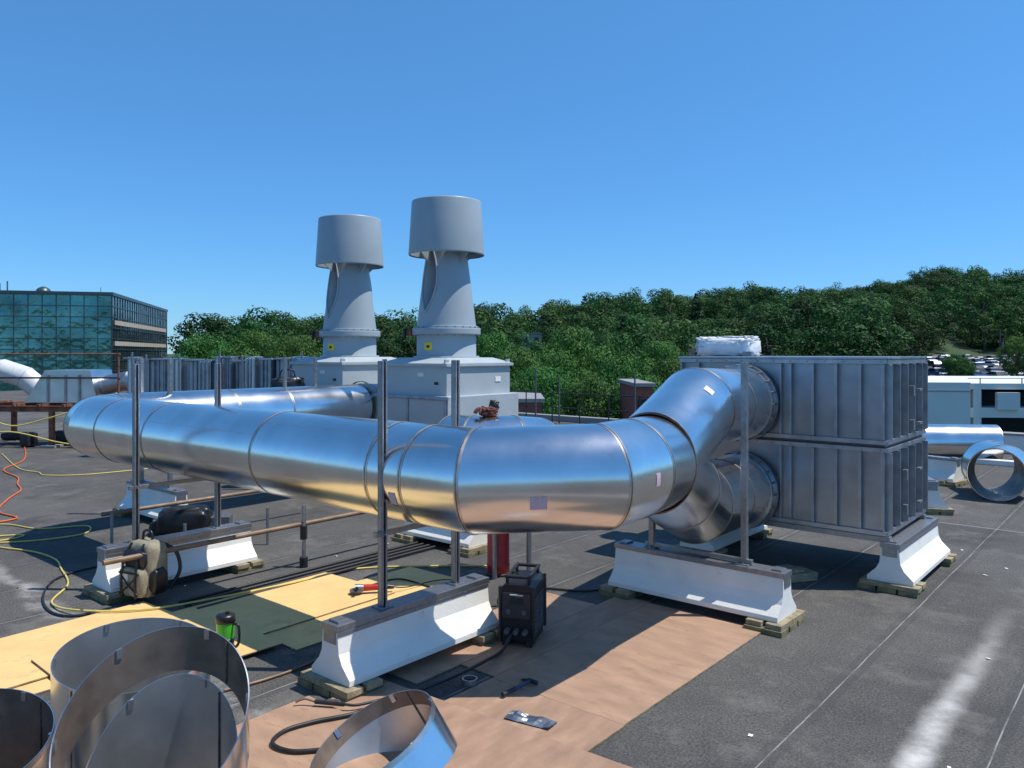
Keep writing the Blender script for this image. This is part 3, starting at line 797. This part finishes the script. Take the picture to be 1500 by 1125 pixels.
sheet('plywood_sheet',ur-2.3,ur-1.605,vr-2.9,vr-.4,.004,'ply')
sheet_xy('plywood_sheet',-.45,4.98,2.44,1.22,.022,'ply2',.06)
sheet_xy('plywood_sheet',-1.35,5.05,1.22,1.0,.040,'ply',.02)
sheet_xy('yellow_board_sheet',-1.55,8.15,1.22,2.44,.004,'yel')
sheet_xy('yellow_board_sheet',-2.5,7.85,1.22,2.44,.022,'yel',.015)
sheet_xy('yellow_board_sheet',-3.0,6.7,1.22,1.6,.040,'yel',-.03)
sheet_xy('yellow_board_sheet',-4.05,6.75,1.22,2.44,.022,'yel',.05)
sheet_xy('yellow_board_sheet',-4.6,5.7,1.22,2.44,.004,'yel',.02)

# ---------------- foreground duct offcuts ----------------
def mitre_tube(name,loc,r,hb_,hf,rot=(0,0,0),inner='inner',band=.15,m='alu',az=-90,seg=96,base_tilt=0.):
    t=MB(); 
    def top(a): 
        k=(1+math.cos(a-math.radians(az)))/2
        return hb_+(hf-hb_)*k
    def bot(a):
        k=(1+math.cos(a-math.radians(az)))/2; return base_tilt*(1-k)**.7
    K=6
    def shell(rr,m_,flip,z0f,z1f):
        vs=[]
        for k in range(K+1):
            for i in range(seg):
                a=2*math.pi*i/seg; z=z0f(a)+(z1f(a)-z0f(a))*k/K; vs.append((rr*math.cos(a),rr*math.sin(a),z))
        fs=[]
        for k in range(K):
            for i in range(seg):
                j=(i+1)%seg; q=(k*seg+i,k*seg+j,(k+1)*seg+j,(k+1)*seg+i)
                fs.append(q[::-1] if flip else q)
        t.add(vs,fs,m_,True)
    shell(r,m,False,bot,top); shell(r-.006,inner,True,bot,top)
    vs=[];
    for i in range(seg):
        a=2*math.pi*i/seg; vs+= [(r*math.cos(a),r*math.sin(a),top(a)),((r-.006)*math.cos(a),(r-.006)*math.sin(a),top(a))]
    t.add(vs,[(2*i,(2*i+2)%(2*seg),(2*i+3)%(2*seg),2*i+1) for i in range(seg)],'alu2')
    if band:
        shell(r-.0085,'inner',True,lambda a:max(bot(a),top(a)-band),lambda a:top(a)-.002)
        shell(r+.0015,'tint',False,lambda a:top(a)-.03,lambda a:top(a)-.001)
    a=math.radians(60); t.sweep([((r-.01)*math.cos(a),(r-.01)*math.sin(a),bot(a)+.01),((r-.01)*math.cos(a),(r-.01)*math.sin(a),top(a)-.01)],.005,'weld',6)
    a=math.radians(250); t.sweep([((r+.002)*math.cos(a),(r+.002)*math.sin(a),bot(a)+.01),((r+.002)*math.cos(a),(r+.002)*math.sin(a),top(a)-.01)],.004,'weld',6)
    for k in range(6):
        a=2*math.pi*k/6+.3; t.box(((r-.012)*math.cos(a),(r-.012)*math.sin(a),top(a)-.025),(.01,.03,.05),'alu2',a)
    o=t.obj(name,loc,0); o.rotation_euler=rot; return o
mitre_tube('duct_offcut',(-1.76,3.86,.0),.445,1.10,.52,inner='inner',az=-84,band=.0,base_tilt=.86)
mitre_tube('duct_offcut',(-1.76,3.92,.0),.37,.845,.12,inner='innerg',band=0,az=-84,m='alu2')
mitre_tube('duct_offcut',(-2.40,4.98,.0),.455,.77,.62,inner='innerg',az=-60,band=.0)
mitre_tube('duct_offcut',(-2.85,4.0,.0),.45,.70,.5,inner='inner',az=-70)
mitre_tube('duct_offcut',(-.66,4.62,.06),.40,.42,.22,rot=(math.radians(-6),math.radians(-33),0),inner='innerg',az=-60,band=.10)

rd=MB(); rd.duct([(0,0,.44),(1.9,0,.44)],.44,'alu',inner='innerg'); rd.obj('round_duct_section',(9.6,18.9,0),-.15)
rd=MB(); rd.duct([(0,0,.46),(.5,.45,.46),(.75,1.2,.46)],.46,'alu',inner='inner'); rd.obj('round_duct_section',(8.45,13.7,0),.1)
rd=MB(); rd.duct([(0,0,.40),(.9,.9,.40)],.40,'alu2',inner='innerg'); rd.obj('round_duct_section',(10.6,15.2,0),.1)

# ---------------- small things ----------------
bk=MB()
bk.blob((0,0,.31),(.42,.26,.58),'tan',.45,.10,3,2); bk.blob((0,-.13,.20),(.34,.16,.30),'tan',.4,.12,3,4); bk.blob((0,-.12,.43),(.32,.13,.18),'blk',.5,.1,3,6)
bk.blob((.20,-.02,.2),(.12,.18,.26),'blk',.5,.1,3,7); bk.blob((-.20,-.02,.2),(.12,.18,.26),'blk',.5,.1,3,8)
for sx in (-.1,.1):
    bk.sweep([(sx,-.215,.05),(sx,-.222,.2),(sx,-.205,.34),(sx,-.19,.45),(sx*.9,-.10,.58)],.013,'blk',6,spl=4)
    bk.sweep([(sx*1.4,.10,.55),(sx*2.1,.2,.45),(sx*2.4,.22,.25),(sx*2,.12,.08)],.022,'blk',6,spl=5)
bk.sweep([(-.07,.02,.58),(-.05,.02,.68),(.05,.02,.68),(.07,.02,.58)],.014,'blk',6,spl=5)
bk.sweep([(-.14,-.21,.08),(0,-.225,.17),(.14,-.21,.30)],.008,'blk',6,spl=4); bk.sweep([(.14,-.21,.08),(0,-.228,.19),(-.14,-.21,.30)],.008,'blk',6,spl=4)
bk.box((0,-.215,.30),(.28,.012,.014),'blk'); bk.blob((-.06,-.2,.25),(.08,.03,.1),'paper',.5)
bk.obj('backpack',(-3.83,8.22,.04),math.radians(-25))
wm=MB()
w,dd,h=.30,.48,.50
wm.prism([(-w/2,.05),(w/2,.05),(w/2,h),(w/2-.04,h+.04),(-w/2+.04,h+.04),(-w/2,h)],-dd/2,dd/2,'y','blk')
for x in (-.11,.11): wm.box((x,0,.025),(.05,dd,.05),'dark')
wm.box((0,-dd/2-.008,.36),(.25,.014,.22),'wpanel'); wm.box((0,-dd/2-.017,.40),(.12,.006,.05),'hole'); wm.box((.0,-dd/2-.018,.455),(.12,.006,.012),'paper')
for x in (-.07,.07): wm.cyl((x,-dd/2-.014,.31),(x,-dd/2-.035,.31),.024,.022,'gry',16)
for x in (-.08,0,.08): wm.cyl((x,-dd/2-.005,.14),(x,-dd/2-.06,.14),.026,.022,'gry',16)
for k in range(9): wm.box((-w/2-.004,-.02,.12+k*.035),(.008,.34,.012),'gry'); wm.box((w/2+.004,-.02,.12+k*.035),(.008,.34,.012),'gry')
for x in (-.1,.1): wm.box((x,-dd/2+.06,h+.065),(.025,.03,.09),'dark'); wm.box((x,dd/2-.06,h+.065),(.025,.03,.09),'dark')
for x in (-.1,.1): wm.cyl((x,-dd/2+.02,h+.10),(x,dd/2-.02,h+.10),.016,.016,'dark',10)
for y in (-dd/2+.04,dd/2-.04): wm.cyl((-.11,y,h+.10),(.11,y,h+.10),.016,.016,'dark',10)
for x in (-w/2,w/2):
    for y in (-dd/2,dd/2): wm.cyl((x,y,.04),(x,y,h+.02),.018,.018,'dark',8)
wm.obj('welding_machine',(.10,7.12,.018),ROT*.35,.004)
tm=MB(); tm.lathe([(.001,0),(.060,0),(.066,.015),(.075,.24),(.076,.26)],'green',40); tm.lathe([(.076,.26),(.081,.262),(.081,.31),(.074,.325),(.03,.335),(.001,.336)],'blk',40)
tm.lathe([(.067,.06),(.0695,.06),(.0725,.13),(.071,.13)],'blk',40)
tm.sweep([(.07,0,.25),(.12,0,.25),(.135,0,.2),(.13,0,.10),(.10,0,.06),(.068,0,.07)],.012,'blk',8,spl=4); tm.cyl((.02,0,.33),(.02,0,.35),.02,.02,'blk',12)
tm.obj('green_tumbler',(-2.43,6.66,.052),-.3)
hm=MB(); hm.cyl((0,0,.022),(.32,0,.022),.014,.012,'navy',10); hm.cyl((0,0,.022),(.14,0,.022),.017,.016,'dark',10)
hm.cyl((.33,-.06,.022),(.33,.02,.022),.017,.017,'dark',14); hm.box((.33,0,.022),(.028,.05,.026),'dark')
hm.add([(.315,.02,.012),(.345,.02,.012),(.345,.02,.034),(.315,.02,.034),(.318,.10,.004),(.342,.10,.004),(.342,.10,.010),(.318,.10,.010)],[(0,1,5,4),(1,2,6,5),(2,3,7,6),(3,0,4,7),(4,5,6,7)],'dark')
hm.obj('claw_hammer',(-.07,5.86,.022),.85,.002)
sc=MB(); 
vs=[];n=12
for j in range(n):
    for i in range(n):
        x=(i/(n-1)-.5)*.36;y=(j/(n-1)-.5)*.13; vs.append((x,y,.022+.05*abs(noise.noise(Vector((x*9,y*14,1))))))
sc.add(vs,[(j*n+i,j*n+i+1,(j+1)*n+i+1,(j+1)*n+i) for j in range(n-1) for i in range(n-1)],'galv',False)
sc.obj('sheet_metal_scrap',(.13,5.5,.0),-.5)
ag=MB(); ag.cyl((0,0,.06),(.26,0,.06),.036,.03,'red',16); ag.cyl((-.07,0,.06),(.02,0,.06),.045,.038,'strut',16); ag.cyl((-.05,0,.03),(-.05,0,.045),.075,.075,'gry',24); ag.cyl((-.05,0,.06),(-.05,-.12,.09),.015,.018,'blk',10)
ag.cyl((.26,0,.06),(.34,0,.05),.028,.02,'blk',12); ag.sweep([(.34,0,.05),(.5,.1,.012),(.9,.3,.01),(1.4,.1,.01)],.007,'blk',6,spl=6)
ag.obj('angle_grinder',(-1.60,8.35,.034),.2)
rc_=MB(); rc_.lathe([(.001,0),(.125,0),(.13,.015),(.13,.10),(.135,.105),(.135,.13),(.13,.135),(.13,.56),(.10,.62),(.05,.66),(.03,.67),(.03,.72),(.001,.72)],'red',32)
rc_.lathe([(.135,0),(.14,.0),(.14,.03),(.131,.03)],'dark',32); rc_.cyl((.0,0,.72),(.0,0,.78),.05,.05,'strut',12); rc_.cyl((-.05,0,.75),(.06,0,.75),.012,.012,'strut',8)
rc_.obj('red_gas_cylinder',(-.16,9.2,0))
def hose(name,pts,r,m,z=None):
    h=MB(); h.sweep([(p[0],p[1],(p[2] if len(p)>2 else r+.004)) for p in pts],r,m,7,spl=7); return h.obj(name)
hose('orange_extension_cord',[(-14,22.5),(-11.8,19),(-11.2,17.3),(-10.2,16.2),(-9.7,15.4),(-9.2,14.7),(-8.9,13.9),(-8.5,13.0),(-8.2,12.6),(-7.7,12.2),(-8.0,11.7)],.014,'ohose')
hose('yellow_air_hose',[(-8.4,11.4),(-7.68,11.8),(-6.93,11.5),(-6.35,11.7),(-6.1,11.2),(-6.5,10.8),(-7.1,10.6),(-6.77,10.4),(-6.19,10.17),(-5.7,9.8),(-5.38,9.37),(-4.95,8.75),(-4.75,8.1),(-4.25,7.75,.05),(-3.6,7.80,.05),(-3,8.2,.05),(-2.42,8.7,.05),(-1.87,9.37),(-.9,9.5),(-.3,9.5)],.011,'yhose')
hose('yellow_air_hose',[(-13,20),(-11,17.5),(-10.2,16.9),(-9.8,16.5),(-9.0,16.6),(-8,17.5),(-7.2,18.4)],.012,'yhose')
hose('yellow_air_hose',[(-7.9,10.6),(-7.3,11.0),(-6.9,11.1),(-7.0,10.8),(-7.5,10.5),(-7.9,10.2)],.011,'yhose')
hose('welding_cable',[(.0,6.87,.15),(-.08,6.75,.04),(-.22,6.5,.045),(-.42,6.25,.04),(-.62,6.02,.045),(-.9,5.72,.06),(-1.1,5.5,.07),(-1.35,5.38,.07),(-1.52,5.25,.07),(-1.55,5.08,.07),(-1.4,4.98,.07),(-1.2,5.0,.07)],.014,'dark')
hose('welding_cable',[(.1,7.4,.1),(-.1,7.9),(-.1,8.4),(.3,8.6),(.8,8.5),(1.2,8.7),(1.5,9.0)],.012,'dark')
hose('welding_cable',[(-.05,7.5,.2),(-.3,7.9,.05),(-.9,8.6,.03),(-1.3,8.9,.03),(-1.6,8.6,.03)],.010,'dark')
hose('welding_cable',[(-3.9,7.9),(-4.4,7.7),(-4.9,8.2),(-5.2,9.0),(-4.9,9.6),(-4.2,10.2),(-3.6,10.6)],.012,'dark')
hose('copper_gas_hose',[(-2.2,6.0),(-1.95,6.2),(-1.7,6.5),(-1.55,6.9),(-1.6,7.3)],.012,'copper')
wt=MB(); wt.cyl((0,0,.03),(.22,0,.035),.016,.016,'dark',10); wt.sweep([(.22,0,.035),(.30,0,.05),(.36,.02,.03)],.009,'copper',8,spl=4); wt.sweep([(0,0,.03),(-.1,-.03,.02),(-.3,-.2,.02)],.010,'dark',6,spl=4); wt.box((.08,0,.05),(.08,.012,.02),'strut')
wt.obj('welding_torch',(-1.2,5.62,.05),math.pi-.15)
tp=MB(); tp.lathe([(.05,0),(.06,0),(.06,.04),(.05,.04),(.05,0)],'strut',28,smooth=False); tp.obj('tape_roll',(-.33,6.12,.02))
bl=MB(); bl.box((0,0,.05),(.7,.2,.09),'woodg'); bl.box((.05,.12,.13),(.5,.1,.06),'wood'); bl.obj('timber_block',(-5.35,7.05,0),.9,.004)
bl=MB(); bl.box((0,0,.05),(.8,.3,.09),'woodg'); bl.box((.0,.0,.115),(.5,.26,.03),'woodg',.1); bl.obj('timber_block',(3.05,8.95,0),.3,.004)
bl=MB(); bl.box((0,0,.04),(.5,.12,.02),'tile'); bl.obj('timber_block',(-5.0,7.2,0),.3,.004)
sp_=MB()
for i in range(34):
    u=R_.uniform(-2.4,4); v=R_.uniform(5,13); x,y=W(u,v); s_=R_.uniform(.012,.035)
    a=R_.uniform(0,3); sp_.add([(x+s_*math.cos(a),y+s_*math.sin(a),.006),(x-s_*math.sin(a),y+s_*.6*math.cos(a),.012),(x-s_*math.cos(a),y-s_*math.sin(a),.006),(x+s_*math.sin(a)*.7,y-s_*math.cos(a),.006)],[(0,1,2,3)],'paper')
for i in range(34):
    x=R_.uniform(-6,-1); y=R_.uniform(5,12); s_=R_.uniform(.012,.035); sp_.box((x,y,.01),(s_,s_*.5,.008),R_.choice(['paper','woodg','gry']),R_.uniform(0,3))
sp_.obj('debris_scraps')
eq=MB(); eq.blob((0,0,.2),(.7,.4,.4),'blk',.4,.15,3,3); eq.box((.4,.1,.12),(.4,.3,.24),'gry'); eq.cyl((-.4,0,.1),(-.4,.3,.1),.1,.1,'dark',16); eq.obj('equipment_case',(-4.65,11.2,0),.2,.01)

# ---------------- light, world, camera ----------------
S=Vector((.48,-.02,1)).normalized()
el=math.asin(S.z)
sd=bpy.data.lights.new('sun','SUN'); sd.energy=5.0; sd.angle=math.radians(.5); sd.color=(1,.96,.89)
so=bpy.data.objects.new('sun',sd); scene.collection.objects.link(so); so.rotation_euler=S.to_track_quat('Z','Y').to_euler()
w=bpy.data.worlds.new('World'); scene.world=w; w.use_nodes=True
nt=w.node_tree; sk=nt.nodes.new('ShaderNodeTexSky'); sk.sky_type='NISHITA'; sk.sun_disc=False
sk.sun_elevation=el; sk.sun_rotation=math.radians(92); sk.air_density=1.0; sk.dust_density=.0; sk.ozone_density=3.5; sk.altitude=50
tc=nt.nodes.new('ShaderNodeTexCoord'); sx=nt.nodes.new('ShaderNodeSeparateXYZ'); nt.links.new(tc.outputs['Generated'],sx.inputs[0])
rp=nt.nodes.new('ShaderNodeValToRGB'); rp.color_ramp.elements[0].position=0; rp.color_ramp.elements[0].color=(.37,.64,1.06,1)
rp.color_ramp.elements[1].position=.5; rp.color_ramp.elements[1].color=(.56,1.05,1.28,1)
e2=rp.color_ramp.elements.new(.12); e2.color=(.39,.74,1.08,1)
nt.links.new(sx.outputs[2],rp.inputs[0])
mx=nt.nodes.new('ShaderNodeMixRGB'); mx.blend_type='MULTIPLY'; mx.inputs[0].default_value=1
nt.links.new(sk.outputs[0],mx.inputs[1]); nt.links.new(rp.outputs[0],mx.inputs[2])
bgd=nt.nodes['Background']; bgd.inputs[1].default_value=.135
nt.links.new(mx.outputs[0],bgd.inputs[0])
cd=bpy.data.cameras.new('camera'); cam=bpy.data.objects.new('camera',cd); scene.collection.objects.link(cam)
cam.location=(0,0,2.6); cam.rotation_euler=(math.pi/2,0,0); cd.sensor_width=36; cd.lens=27.6; cd.shift_y=-46.5/1500; cd.clip_end=12000; cd.clip_start=.05
scene.camera=cam
scene.view_settings.view_transform='Standard'; scene.view_settings.look='None'; scene.view_settings.exposure=0
